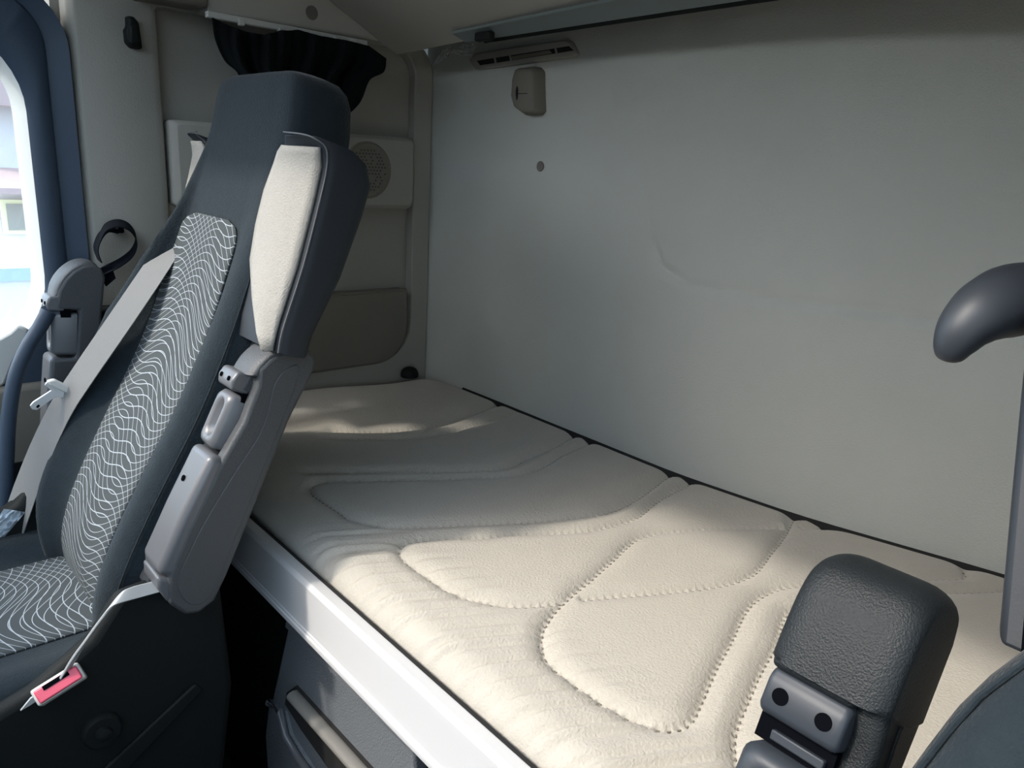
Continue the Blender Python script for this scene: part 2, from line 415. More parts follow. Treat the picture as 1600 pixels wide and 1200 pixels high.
# ------------------------------------------------------------------ passenger door with its window
dr = thing('door_1', 'blue black door trim around the rounded side window', 'door', (0.0, YF+0.02, ZFL))
del dr['category']; dr['kind'] = 'structure'
of = rrect(-0.75, 0.406, -1.36, 0.275, (0.05, 0.05, 0.12, 0.05), 10)
om = rrect(-0.74, 0.368, -1.33, 0.255, (0.05, 0.05, 0.10, 0.05), 10)
oi = rrect(-0.68, 0.325, -0.445, 0.195, (0.16, 0.17, 0.155, 0.16), 10)
og = rrect(-0.66, 0.308, -0.43, 0.182, (0.15, 0.16, 0.145, 0.15), 10)
rings = [[V((x, YF+0.045, z)) for x, z in of], [V((x, YF+0.005, z)) for x, z in of],
         [V((x*0.97+xm*0.03+(-0.0), YF-0.003, z)) for (x, z), (xm, zm) in zip(of, om)],
         [V((x, YF+0.012, z)) for x, z in om], [V((x-0.008, YF+0.004, z)) for x, z in om],
         [V((x+0.012, YF+0.004, z+0.01)) for x, z in oi], [V((x, YF+0.016, z)) for x, z in oi]]
obj('door_frame', loft(rings, caps=False), 'door', dr, ang=50)
obj('window_reveal', loft([[V((x, YF+0.016, z)) for x, z in oi], [V((x, YF+0.05, z)) for x, z in og], [V((x, YF+0.055, z)) for x, z in og]], caps=False), 'door_pale', dr, label='pale inner window rim')
obj('door_panel', box((-0.17, YF+0.0, -0.91), (1.06, 0.03, 0.84)), 'beige_dark', dr, bevel=0.012)
obj('sill_trim', prism([at_y(a, b, YF-0.005) for a, b in ((-30, 545), (15, 520), (28, 508), (46, 515), (40, 535), (22, 565), (8, 600), (-30, 625))], (0, 0.03, 0)), 'door_pale', dr, bevel=0.005, label='pale sill corner trim')
gp = sp(((76, 486), (62, 512), (42, 545), (24, 590), (14, 650), (10, 720), (8, 790)), 1.66)
hd = obj('grab_bar', tube(gp, 0.0135, 14), 'door', dr, ang=80, label='dark blue tubular grab bar')
obj('grab_bar_mount', tube([at_y(78, 490, 1.66), at_y(78, 490, YF+0.0)], 0.018, 12), 'door', hd)
bc = at_y(170, 497, 1.745)
t = thing('belt_bracket', 'black bracket on the pillar panel behind the seat belt', 'bracket', (bc.x, YF-0.005, bc.z))
obj('bracket_body', box(bc, (0.080, 0.040, 0.05)), 'blackp', t, bevel=0.006)
obj('bolt_head', disc(bc+V((-0.004, -0.020, 0.008)), 0.006, (0, -1, 0), 0.004, 6), 'greyl', t)
gl = struct('window_1', loft([[V((x, YF+0.052+d, z)) for x, z in og] for d in (0, 0.004)]), 'glass', smooth=False)
tag(gl, 'rounded side window pane in the passenger door')

# ------------------------------------------------------------------ bunk
MX0 = 0.505
stitch_px = [
 [(481,736),(600,735),(774,731),(822,714),(870,692),(903,674)],
 [(924,687),(880,707),(837,731),(785,742),(650,747),(575,748),(520,749),(497,751),(486,757),(488,766),(504,778),(534,797),(549,807),(605,819),(660,819),(717,817),(849,811),(924,803),(965,792),(1000,772),(1030,750),(1053,734)],
 [(1085,747),(1030,777),(995,805),(950,820),(900,828),(800,832),(755,836),(680,838),(642,842),(627,850),(624,860),(639,876),(665,894),(706,920),(755,935),(804,942),(864,939),(882,934)],
 [(912,932),(1000,925),(1060,920),(1100,915),(1150,905),(1185,887),(1205,860),(1225,835),(1241,806),(1240,798)],
 [(1220,820),(1125,821),(1050,827),(1015,832),(990,842),(965,865),(925,900),(880,937),(855,967),(847,990),(852,1020),(870,1040),(925,1080),(975,1110),(1015,1127),(1050,1132),(1080,1122),(1095,1095),(1120,1040),(1145,995),(1167,950),(1195,925),(1235,912),(1300,906),(1400,900),(1495,897),(1511,892),(1508,887)],
 [(1255,820),(1320,821)],
 [(1575,916),(1445,921),(1290,930),(1250,945),(1227,960),(1215,1000),(1190,1045),(1170,1090),(1152,1135),(1150,1170),(1157,1200),(1175,1240),(1230,1290),(1330,1330)],
 [(520,674),(585,674),(637,670),(692,661),(745,642),(783,628)],
 [(500,684),(607,684),(662,682),(700,675),(732,664),(797,645)],
 [(459,622),(525,615),(590,609),(637,606),(700,604)],
]
stitch = []
for s in stitch_px:
    pts = smooth_path([V((*at_z(a, b, -0.600).xy,)) for a, b in s], 5)
    stitch.append([(p.x, p.y) for p in pts])
segs = []
for si, s in enumerate(stitch):
    L = 0
    for (a, b), (c, d) in zip(s, s[1:]):
        l = math.hypot(c-a, d-b)
        if l < 1e-6: continue
        segs.append((a, b, c, d, l, L, si)); L += l
cell = {}
CS = 0.04
for k, s in enumerate(segs):
    x0, x1 = min(s[0], s[2])-0.04, max(s[0], s[2])+0.04; y0, y1 = min(s[1], s[3])-0.04, max(s[1], s[3])+0.04
    for i in range(math.floor(x0/CS), math.floor(x1/CS)+1):
        for j in range(math.floor(y0/CS), math.floor(y1/CS)+1): cell.setdefault((i, j), []).append(k)
def groove(x, y):
    best = 1.0; arc = 0; sid = -1
    for k in cell.get((math.floor(x/CS), math.floor(y/CS)), ()):
        a, b, c, d, l, L, si = segs[k]
        t = max(0, min(1, ((x-a)*(c-a)+(y-b)*(d-b))/(l*l)))
        q = math.hypot(x-a-t*(c-a), y-b-t*(d-b))
        if q < best: best, arc, sid = q, L+t*l, si
    if best > 0.04: return 0
    dep = 0.0035 if sid == 9 else 0.0150
    pk = 0.62+0.38*math.cos(arc/0.0125*2*math.pi)
    return dep*(0.50*math.exp(-(best/0.0042)**2)*pk + 0.50*math.exp(-(best/0.016)**2))
def bed_back(y):
    r = wall_x(y)-0.012
    if y > 1.60: r -= 0.05*((y-1.60)/0.155)**2.2
    return r
bm = B()
ys = []; y = -0.52
while y < 1.757:
    ys.append(y); y += 0.0042 if 0.2 < y < 1.3 else 0.0065
ys.append(1.757)
us = []      # profile: s<0 front face, then the rounded edge, then the top
R0 = 0.045
prof = []
for z in (-0.74, -0.72, -0.70, -0.68, -0.665, -0.655): prof.append(('f', z))
for k in range(1, 12): prof.append(('r', k/12))
NT = 190
for k in range(NT+1): prof.append(('t', k/NT))
G = []
for y in ys:
    row = []; xb = bed_back(y); end = 0.0
    if y > 1.69: end = 0.030*((y-1.69)/0.067)**2
    rise = 0.018*sstep(1.35, 1.74, y)
    for kind, q in prof:
        if kind == 'f':
            x, z, nx, nz = MX0 + 0.004*math.sin(y*11), q, -1, 0
            z0 = z
        elif kind == 'r':
            a = q*math.pi/2
            x = MX0+R0*(1-math.cos(a)); z = -0.600-R0*(1-math.sin(a)); nx, nz = -math.cos(a), math.sin(a)
        else:
            tt = q
            x = MX0+R0+(xb-MX0-R0)*tt; z = -0.600; nx, nz = 0, 1
            g = groove(x, y)
            dome = 0.010*math.sin(math.pi*min(1, tt*1.15))*0.3
            z += dome - g + rise*sstep(1.15, 0.85, x)
            if tt > 0.98: z -= 0.034*((tt-0.98)/0.02)**2
        # gathers along the front edge
        if kind in ('r', 't') and y < 1.10:
            ww = sstep(0.50, 0.53, x)*sstep(0.70, 0.565, x)*sstep(1.10, 0.95, y)
            yy = y + 0.55*(x-0.55)
            h = ww*0.0030*(math.sin(yy*2*math.pi/0.031+1.7*math.sin(yy*17))+0.6*math.sin(yy*2*math.pi/0.019+2.1*math.sin(yy*23)))
            x += nx*h; z += nz*h
        if kind == 't': z -= end*(0.5)
        row.append(bm.verts.new((x, y-(end*0.3 if kind == 't' else 0), z)))
    G.append(row)
for i in range(len(G)-1):
    for j in range(len(prof)-1): bm.faces.new((G[i][j], G[i][j+1], G[i+1][j+1], G[i+1][j]))
# bottom and ends
bk = [bm.verts.new((bed_back(y), y, -0.74)) for y in ys]
for i in range(len(ys)-1):
    bm.faces.new((G[i][-1], bk[i], bk[i+1], G[i+1][-1])); bm.faces.new((G[i][0], G[i+1][0], bk[i+1], bk[i]))
bm.faces.new([v for v in G[0]]+[bk[0]]); bm.faces.new([v for v in G[-1]][::-1]+[bk[-1]])
mt = thing('bunk_mattress', 'beige quilted mattress of the lower bunk along the rear wall', 'mattress', (0.88, 0.65, -0.74))
obj('mattress_cover', bm, 'fleece', mt, ang=80)
bm = B()
for s in stitch[:9]:
    L = 0; nxt = 0.0
    for (a, b), (c, d) in zip(s, s[1:]):
        l = math.hypot(c-a, d-b)
        while l > 1e-6 and nxt < L+l:
            t = (nxt-L)/l; x, y = a+(c-a)*t, b+(d-b)*t; ux, uy = (c-a)/l, (d-b)/l
            if y > -0.5 and x < bed_back(min(y, 1.75))-0.01:
                rise = 0.018*sstep(1.35, 1.74, y)*sstep(1.15, 0.85, x)
                z = -0.600 + 0.003*math.sin(math.pi*min(1, 1.15*(x-MX0-R0)/(bed_back(min(y, 1.75))-MX0-R0))) - 0.0118 + rise
                p = V((x, y, z)); e = V((ux, uy, 0))*0.0024; f = V((-uy, ux, 0))*0.0009
                prism([p-e-f, p+e-f, p+e+f, p-e+f], (0, 0, 0.0012), bm)
            nxt += 0.0125
        L += l
obj('stitching', bm, 'thread', mt, kind='stuff', smooth=False)

# aluminium rail along the bunk front
t = thing('bunk_rail', 'long aluminium rail along the front edge of the lower bunk', 'rail', (0.475, 0.4, -0.72))
rp = [(0.493, -0.626), (0.476, -0.6255), (0.470, -0.632), (0.4685, -0.7035), (0.4665, -0.7045), (0.4665, -0.7075), (0.4640, -0.7085), (0.4635, -0.7165), (0.468, -0.7205), (0.493, -0.7205)]
obj('rail_profile', loft([[V((x, y, z)) for x, z in rp] for y in (-0.53, 1.735)]), 'alu', t, bevel=0.0015, ang=30)
obj('rail_gap_strip', box((0.4955, 0.605, -0.650), (0.004, 2.25, 0.05)), 'gap', t, smooth=False, label='dark gap strip behind the rail')  # dark strip put in for the shaded gap between rail and mattress
# bunk base and drawer
t = thing('storage_chest', 'dark storage chest under the lower bunk', 'chest', (0.9, 0.6, ZFL))
obj('base_front', box((0.60, 0.59, -1.07), (0.11, 2.24, 0.64)), 'blackp', t, smooth=False)
obj('bunk_board', box((0.86, 0.59, -0.748), (0.70, 2.24, 0.014)), 'blackp', t, smooth=False)
t = thing('under_bunk_drawer', 'dark grey grained plastic drawer under the bunk rail', 'drawer', (0.55, 0.9, ZFL+0.2))
P_ = lambda px, py, x=0.50: at_x(px, py, x)
def plate(pxs, x, dx): return prism([at_x(a, b, x) for a, b in pxs], (dx, 0, 0))
obj('top_strip', plate(((447, 966), (660, 1166), (646, 1180), (444, 980)), 0.497, 0.03), 'drawer', t, bevel=0.003)
fp = obj('drawer_front', loft([[V((x, y, z)) for y, z in L] for x, L in ((0.53, [(1.10, -0.795), (0.715, -0.780), (0.70, -0.90), (0.79, -1.30), (1.16, -1.30), (1.172, -0.99)]), (0.504, [(1.092, -0.79), (0.712, -0.775), (0.70, -0.90), (0.79, -1.30), (1.16, -1.30), (1.168, -0.985)]))]), 'drawer', t, bevel=0.006)
obj('grip_slot', plate(((448, 1082), (462, 1072), (590, 1212), (555, 1260), (470, 1140), (445, 1100)), 0.500, 0.01), 'gap', t, smooth=False)
ga, gb = at_x(458, 1086, 0.492), at_x(600, 1246, 0.492)
obj('drawer_handle', tube([ga+(gb-ga)*k/8 for k in range(9)], 0.0125, 12, flat=0.7), 'drawer_rim', t, label='brown grey grip bar', ang=80)
obj('lower_lip', tube([at_x(a, b, 0.49) for a, b in ((420, 1098), (438, 1112), (446, 1150), (470, 1190), (500, 1230))], 0.007, 10), 'greyl', t, label='bluish grey lower lip', ang=80)
obj('lower_cover', plate(((420, 1094), (442, 1112), (452, 1150), (500, 1225), (420, 1235), (414, 1150)), 0.496, 0.02), 'drawer', t, bevel=0.004)

# black rubber stop in the far corner
t = thing('rubber_stop', 'small black rubber stop in the far rear corner of the bunk', 'stop', at_y(640, 582, 1.735))
c = at_y(640, 582, 1.735)
bm = B(); bmesh.ops.create_uvsphere(bm, u_segments=20, v_segments=10, radius=0.024)
for v in bm.verts: v.co.z = max(v.co.z, 0)*0.7
bmesh.ops.translate(bm, verts=bm.verts, vec=V((c.x, 1.735, c.z)))
obj('stop_dome', bm, 'blackp', t)
obj('stop_foot', disc((c.x, 1.735, c.z-0.012), 0.025, (0, 0, 1), 0.013), 'blackp', t, bevel=0.002)

# ------------------------------------------------------------------ things on the rear wall
def wallp(px, py, off=0.0):
    x = 1.27
    for _ in range(6):
        p = at_x(px, py, x); x = wall_x(p.y)-off
    return at_x(px, py, x)
t = thing('air_vent', 'beige grey slotted air vent high on the rear wall', 'vent', wallp(822, 88))
vo = [wallp(a, b) for a, b in ((735, 94), (745, 84), (820, 72), (889, 62), (897, 66), (906, 84), (903, 89), (820, 101), (750, 110), (744, 108))]
c0 = sum(vo, V())/len(vo)
def shrink(L, s, dx): return [V(((p.x-c0.x)*s+c0.x+dx, (p.y-c0.y)*s+c0.y, (p.z-c0.z)*(s-0.06)+c0.z)) for p in L]
obj('vent_plate', loft([[p+V((0.005, 0, 0)) for p in vo], [p+V((-0.004, 0, 0)) for p in vo], shrink(vo, 0.96, -0.009)]), 'side', t, bevel=0.002)
def on(px, py, d): return wallp(px, py, d)
obj('vent_slot', prism([on(a, b, 0.0095) for a, b in ((745, 95), (889, 72), (896, 79), (750, 102))], (0.003, 0, 0)), 'gap', t, smooth=False)
obj('vent_slider', prism([on(a, b, 0.0115) for a, b in ((797, 88), (858, 78), (862, 83), (800, 94))], (0.003, 0, 0)), 'beige_dark', t, bevel=0.001)
for px, py in ((771, 95), (795, 91), (866, 80)):
    obj('vent_bar', prism([on(a, b, 0.011) for a, b in ((px, py-5), (px+3, py-5), (px+5, py+4), (px+2, py+4))], (0.003, 0, 0)), 'side', t, smooth=False)

t = thing('wall_fixture', 'small beige plastic wall fixture with dark slot under the air vent', 'fixture', wallp(832, 145))
lp = [on(a, b, 0) for a, b in ((819, 108), (846, 105), (852, 112), (853, 152), (854, 174), (849, 180), (832, 181), (817, 170), (812, 152), (814, 124))]
c0 = sum(lp, V())/len(lp)
def lam(sy, sz, d, dy=0.0): return [V((p.x-d, (p.y-c0.y)*sy+c0.y+dy, (p.z-c0.z)*sz+c0.z)) for p in lp]
obj('fixture_body', loft([lam(1, 1, -0.004), lam(1.0, 1.0, 0.016, 0.003), lam(0.86, 0.90, 0.030, 0.004), lam(0.6, 0.70, 0.036, 0.006)]), 'beige_dark', t, bevel=0.003)
a = c0+V((-0.036, 0.008, -0.004))
obj('fixture_slot', tube(smooth_path([a+V((0.004, 0.012, 0.018)), a+V((-0.0005, 0.010, 0.003)), a+V((0.004, 0.010, -0.016))], 5), 0.0035, 8), 'gap', t)
obj('fixture_seam', box(a+V((0.010, -0.006, 0.0)), (0.022, 0.036, 0.0015)), 'gap', t, smooth=False)
c = wallp(845, 260); cap = obj('wall_plug', disc((c.x, c.y, c.z), 0.0115, (-1, 0, 0), 0.003), 'plug', bevel=0.001, loc=c)
tag(cap, 'round brown grey plug in the rear wall below the small fixture', 'plug')

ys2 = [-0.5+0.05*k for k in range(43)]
struct('gap_shadow_strip', loft([[V((wall_x(y)-d, y, z)) for d, z in ((0.0005, -0.640), (0.0115, -0.640), (0.0115, -0.6135), (0.0005, -0.6055))] for y in ys2]), 'gap', smooth=False)  # dark strip painting the gap shadow where mattress meets wall
# folded upper bunk and its profile
t = thing('upper_bunk', 'underside of the folded up upper bunk at the top of the rear wall', 'bunk', (1.1, 0.9, 0.25))
lo0 = at_y(605, 90, 1.70); lo1 = V((lo0.x+0.005, -0.5, lo0.z+0.015))
lo0 = V((1.10, 1.70, 0.231)); lo1 = V((1.10, -0.5, 0.341)); hi0 = at_y(508, -2, 1.70)
d = (hi0-lo0); d.y = 0; d = d*2.2
nrm = V((d.z, 0, -d.x)).normalized()
obj('bunk_panel', loft([[p, p+d, p+d-nrm*0.05, p-nrm*0.05+V((0.01, 0, 0.0))] for p in (lo0, lo1)]) if False else loft([[p, p+d, p+d+V((0.05, 0, 0.03)), p+V((0.06, 0, 0.03))] for p in (lo0, lo1)]), 'ceil', t, bevel=0.006)
pr = [on(a, b, 0.07) for a, b in ((718, 51), (980, 0), (770, 62), (1000, 27))]
zt0, zb0 = 0.286, 0.262
rl = [(1.19, 0.262), (1.20, 0.262), (1.215, 0.275), (1.215, 0.30), (1.175, 0.292), (1.178, 0.285)]
def rail_ring(y): q = 1.42-y; return [V((1.10, y, 0.2425+0.020*q)), V((1.06, y, 0.2540+0.040*q)), V((1.062, y, 0.2600+0.040*q)), V((1.104, y, 0.2490+0.024*q))]
obj('bunk_profile', loft([rail_ring(y) for y in (1.425, 0.9, 0.3, -0.5)]), 'rail', t, label='grey metal edge profile', ang=20)
e = at_x(757, 57, 1.070)
obj('profile_stop', box(e, (0.016, 0.050, 0.018)), 'blackp', t, bevel=0.004, label='black end stop')
obj('profile_shadow_strip', loft([[V((1.106, y, 0.2370+0.020*(1.42-y))), V((1.101, y, 0.2422+0.020*(1.42-y))), V((1.106, y, 0.2485+0.022*(1.42-y))), V((1.125, y, 0.245+0.020*(1.42-y)))] for y in (1.37, -0.5)]), 'blackp', t, smooth=False, label='black shadow strip under the profile')  # black strip stands in for the shadow in the gap below the profile
# crumpled clear film
t = thing('clear_film', 'crumpled clear plastic film stuck beside the upper bunk profile', 'plastic film', wallp(705, 95))
for fpts in (((672, 108), (690, 78), (712, 70), (700, 90), (684, 132)), ((700, 82), (728, 66), (745, 70), (738, 88), (712, 98))):
    bm = B(); cen = None; vs = []
    for k in range(9):
        for j in range(9):
            u, v = k/8, j/8
            a_, b_, c_, d_ = [V(q) for q in (fpts[0], fpts[1], fpts[2], fpts[3])]
            q = a_.lerp(b_, u).lerp(d_.lerp(c_, u), v)
            p = wallp(q.x, q.y, 0.02+random.random()*0.018)
            vs.append(bm.verts.new(p))
    for k in range(8):
        for j in range(8):
            i = k*9+j; bm.faces.new((vs[i], vs[i+1], vs[i+10], vs[i+9]))
    obj('film_sheet', bm, 'film', t, smooth=False)

# ------------------------------------------------------------------ seats
SPROF = [(-0.74, 0.245), (-0.66, 0.222), (-0.60, 0.232), (-0.54, 0.257), (-0.45, 0.306), (-0.36, 0.360), (-0.26, 0.406), (-0.18, 0.434), (-0.12, 0.456), (-0.03, 0.486), (0.05, 0.512)]
def sprof(z):
    return sum(interp(SPROF, z+k*0.02) for k in (-2, -1, 0, 1, 2))/5
def back_frame(z):
    x = sprof(z); x1 = sprof(z+0.01); tv = V((x1-x, 0, 0.01)).normalized()
    return V((x, 0, z)), V((-tv.z, 0, tv.x))          # point and forward normal
WTAB = [(-0.74, 0.215), (-0.6, 0.232), (-0.30, 0.235), (-0.20, 0.225), (-0.10, 0.205), (0.0, 0.182), (0.06, 0.170), (0.095, 0.155)]
BTAB = [(-0.74, 0.022), (-0.6, 0.032), (-0.3, 0.036), (-0.2, 0.026), (-0.1, 0.010), (0.0, 0.0), (0.1, -0.006)]
HALF = [(-1.0, -0.055), (-1.005, -0.025), (-0.99, 0.0), (-0.955, 0.55), (-0.90, 0.92), (-0.83, 1.0), (-0.74, 0.86), (-0.65, 0.5), (-0.56, 0.14), (-0.48, 0.0), (-0.24, 0.0)]
def back_section(z, extra=0.0, near=1.0, far=0.90):
    far = interp([(-0.66, 0.70), (-0.60, 0.88), (-0.50, 0.93), (-0.40, 0.90), (-0.30, 0.80), (-0.23, 0.70), (-0.16, 0.60), (-0.10, 0.60), (-0.03, 0.66), (0.05, 0.74)], z)
    p, n = back_frame(z); wd = interp(WTAB, z); bh = interp(BTAB, z); out = []
    head = sstep(-0.12, 0.03, z)
    pts = []
    for yy, dd in HALF:
        if dd <= 0 and yy < -0.95: dep = dd-0.012*head if yy > -0.995 else dd
        else: dep = dd*bh
        if yy < -0.8: dep -= 0.012*head*((-yy-0.8)/0.2)**2
        pts.append((yy*wd, dep))
    kf = 1.0+0.6*sstep(-0.55, -0.40, z)
    fy = lambda y: y if y < 0.5*wd else 0.5*wd + (y-0.5*wd)/(0.5*wd)*(far-0.5)*wd
    pf = [(fy(-y), d*(kf if d > 0 else 1)) for y, d in reversed(pts)]
    row = [(-0.80*wd, -0.115), (-0.95*wd, -0.100)] + pts + [(0, 0)] + pf + [(0.95*wd*far, -0.100), (0.80*wd*far, -0.115), (0, -0.118)]
    nr = near(z) if callable(near) else near
    return [V((p.x, 0, p.z)) + n*(d+extra) + V((0, y*(1 if y > 0 else nr), 0)) for y, d in row]
def armrest(root, Y, m, ang, dark):
    """folded up armrest; local (a along, f forward, y outwards) placed about its pivot"""
    P = V((0.305, 0, -0.53)); u0 = V((0.442, 0, 0.897)); f0 = V((-0.897, 0, 0.442))
    rot = Matrix.Rotation(ang, 3, 'Y'); u = rot @ u0; f = rot @ f0
    def W(a, ff, y): return P + u*a + f*ff + V((0, Y(y), 0))
    y0, y1 = -0.315, -0.250
    g1, g2 = ('blk', 'blks') if dark else ('grey', 'greyl')
    TIP = [(0.268, 0.052), (0.290, 0.052), (0.316, 0.049), (0.333, 0.040), (0.342, 0.020), (0.343, -0.006), (0.337, -0.022), (0.322, -0.030)] if dark else \
          [(0.258, 0.047), (0.275, 0.044), (0.292, 0.036), (0.308, 0.023), (0.319, 0.007), (0.322, -0.009), (0.316, -0.023), (0.300, -0.030)]
    n1, n2 = (0.140, 0.264) if dark else (0.148, 0.236)        # notch that holds the grip
    tail = [(0.22, -0.029), (0.10, -0.032), (0.0, -0.034), (-0.035, -0.032), (-0.054, -0.018), (-0.058, 0.0), (-0.046, 0.026), (-0.028, 0.044)]
    crown = [(a-0.004, ff-0.004) for a, ff in TIP]
    shell = [(-0.010, 0.052), (0.0, 0.055), (0.06, 0.054), (n1, 0.050), (n1+0.001, 0.012), (n2-0.001, 0.008), (n2, 0.044)] + crown + tail
    slab = [(-0.010, 0.042), (0.05, 0.043), (0.14, 0.038), (0.20, 0.030), (0.25, 0.032)] + crown[1:] + tail[:-1] + [(-0.030, 0.034)]
    z0, z1 = (y0, y1-0.015) if dark else (y0+0.017, y1)        # the slab closes the notch on one side
    arm = obj('armrest', prism([W(a, ff, z0) for a, ff in shell], (0, Y(z1)-Y(z0), 0)), g1, root, bevel=0.006, seg=3, label=('black' if dark else 'grey')+' folded up armrest')
    s0, s1 = (z1-0.004, y1) if dark else (y0, z0+0.004)
    obj('side_shell', prism([W(a, ff, s0) for a, ff in slab], (0, Y(s1)-Y(s0), 0)), g1, arm, bevel=0.006, seg=3)
    tp = smooth_path([V((a, b)).to_3d() for a, b in TIP], 4)
    pad = [(p.x, p.y) for p in tp] + [(0.262, -0.030), (0.258, 0.0)]
    ca, cf = 0.285, 0.006; pe = -0.002 if dark else 0.002
    obj('pad', loft([[W(ca+(a-ca)*s_, cf+(ff-cf)*s_, y) for a, ff in pad] for y, s_ in [(y0+pe+0.018*(1-math.cos(k*math.pi/12)), 0.80+0.20*math.sin(k*math.pi/12)) for k in range(7)] + [(y1-pe-0.018*(1-math.cos(k*math.pi/12)), 0.80+0.20*math.sin(k*math.pi/12)) for k in range(6, -1, -1)]]), g1, arm, ang=70)
    cap = [(0.237, 0.043), (0.242, 0.0465), (0.259, 0.0465), (0.265, 0.042), (0.266, 0.02), (0.237, 0.02)] if dark else [(0.233, 0.054), (0.245, 0.0585), (0.258, 0.055), (0.261, 0.03), (0.233, 0.03)]
    obj('end_cap', prism([W(a, ff, z0+0.001) for a, ff in cap], (0, Y(z1-0.001)-Y(z0+0.001), 0)), g2, arm, bevel=0.004, seg=3)
    obj('cap_slot', prism([W(a, ff, z0+0.002) for a, ff in ((0.222, 0.036), (0.237, 0.037), (0.237, 0.020), (0.222, 0.020))], (0, Y(z1-0.002)-Y(z0+0.002), 0)), 'hole', arm, smooth=False)
    obj('cap_slot_bar', prism([W(a, ff, z0+0.012) for a, ff in ((0.225, 0.040), (0.231, 0.041), (0.231, 0.030), (0.225, 0.030))], (0, Y(z1-0.006)-Y(z0+0.012), 0)), g2, arm, bevel=0.001) if dark else None
    # grip bar with a long oval finger recess
    bm = B()
    ga, gb = (0.144, 0.221) if dark else (0.154, 0.229)
    ya, yb = z0+0.002, z1-0.002
    def ring(ins, ff, rr):
        L = rrect(ga+ins, gb-ins, min(ya, yb)+ins, max(ya, yb)-ins, (rr,)*4, 4)
        return [W(a, ff, y) for a, y in L]
    loft([ring(0, 0.010, 0.006), ring(0, 0.043, 0.008), ring(0.004, 0.0495, 0.010), ring(0.009, 0.0505, 0.012), ring(0.0125, 0.047, 0.013), ring(0.019, 0.036, 0.012), ring(0.024, 0.034, 0.004)], bm=bm)
    obj('grip', bm, g2, arm, ang=60)
    yc = (z0+z1)/2
    for yy in (z0+0.012, z1-0.012):
        c = W(0.2505, 0.0460, yy) if dark else W(0.2455, 0.0580, yy); obj('screw_hole', disc(c, 0.0048 if dark else 0.0032, f, 0.0012, 18), 'hole', arm, smooth=False)
    low = [(-0.012, 0.054), (0.0, 0.0575), (0.07, 0.0565), (0.140 if dark else 0.150, 0.0525), (0.140 if dark else 0.150, 0.030), (-0.012, 0.030)]
    obj('front_cover', prism([W(a, ff, y0+0.001) for a, ff in low], (0, Y(y1-0.001)-Y(y0+0.001), 0)), g2, arm, bevel=0.010, seg=4)
    c = W(0.105, 0.0555, yc); obj('screw_hole', disc(c, 0.0040, f, 0.0010, 14), 'hole', arm, smooth=False)
    obj('cover_hinge', prism([W(a, ff, y0+0.003) for a, ff in ((-0.046, 0.026), (-0.030, 0.046), (-0.014, 0.0535), (-0.014, 0.03), (-0.036, 0.015))], (0, Y(y1-0.003)-Y(y0+0.003), 0)), g2, arm, bevel=0.005, seg=3)
    side = [(0.0, 0.030), (0.06, 0.027), (0.14, 0.014), (0.19, 0.004), (0.225, 0.006), (0.26, 0.012), (0.285, 0.004), (0.282, -0.014), (0.15, -0.020), (0.05, -0.022), (-0.03, -0.020), (-0.042, 0.0), (-0.025, 0.023)]
    ys, yt = (y1+0.0012, y1-0.004) if dark else (y0-0.0012, y0+0.004)
    sm = smooth_path([V((a, b, 0)) for a, b in side + side[:1]], 4)[:-1]
    obj('side_inset', prism([W(p.x, p.y, ys) for p in sm], (0, Y(yt)-Y(ys), 0)), g1, arm, bevel=0.001)
    return arm
def bolster(root, Y, wide, yn=-0.34, yf=-0.20, sh=0.0):
    FP = [(-0.245, 0.402, 0.436), (-0.215, 0.409, 0.446), (-0.14, 0.437, 0.486), (-0.06, 0.461, 0.518), (-0.02, 0.471, 0.531), (0.004, 0.470, 0.525), (0.017, 0.460, 0.507)]
    FP = [(a, b+sh, c+sh) for a, b, c in FP]
    rings = []
    for z, xf, xb in FP:
        e = 0.012
        L = rrect(xf, xb+e, yn, yf if z < -0.01 else yf-0.045*(z+0.01)/0.027, (0.014, 0.02, 0.02, 0.012), 4)
        rings.append([V((x, Y(y), z+(x-xf)*(-0.30))) for x, y in L])
    cas = obj('shoulder_bolster', loft(rings), 'vinyl', root, ang=60, bevel=0.004, label='dark vinyl shoulder bolster')
    # light front panel: lens shaped
    FY = [(-0.243, yn+0.014), (-0.225, yn+0.035), (-0.187, yn+0.075), (-0.144, yn+0.115), (-0.10, yn+0.135), (-0.055, yn+0.135), (-0.02, yn+0.112), (-0.004, yn+0.098), (0.004, yn+0.085)]
    rings = []
    for z, yy in FY:
        xf = interp([(a, b) for a, b, c in FP], z); row = []
        ye = min(yy, yn+wide)
        for k in range(9):
            q = k/8; y = yn+0.010+(ye-yn-0.010)*q
            bul = 0.008*math.sin(math.pi*q)*min(1, (ye-yn)/0.06)
            row.append(V((xf-0.001-bul-0.012*q, Y(y), z)))
        rings.append(row)
    bm = loft(rings, closed=False)
    fpn = obj('front_panel', bm, 'beige', cas, label='light grey front panel')
    s = fpn.modifiers.new('s', 'SOLIDIFY'); s.thickness = 0.006; s.offset = 0
    pth = [V((xf+0.003, Y(yn+0.003), z)) for z, xf, xb in FP[:-1]] + [V((0.460+sh, Y(yn+0.012), 0.0150)), V((0.456+sh, Y(yn+0.035), 0.0185)), V((0.453+sh, Y(yn+0.075), 0.0200))]
    obj('piping', tube(smooth_path(pth, 4), 0.0011, 8), 'piping', cas, ang=80)
    return cas
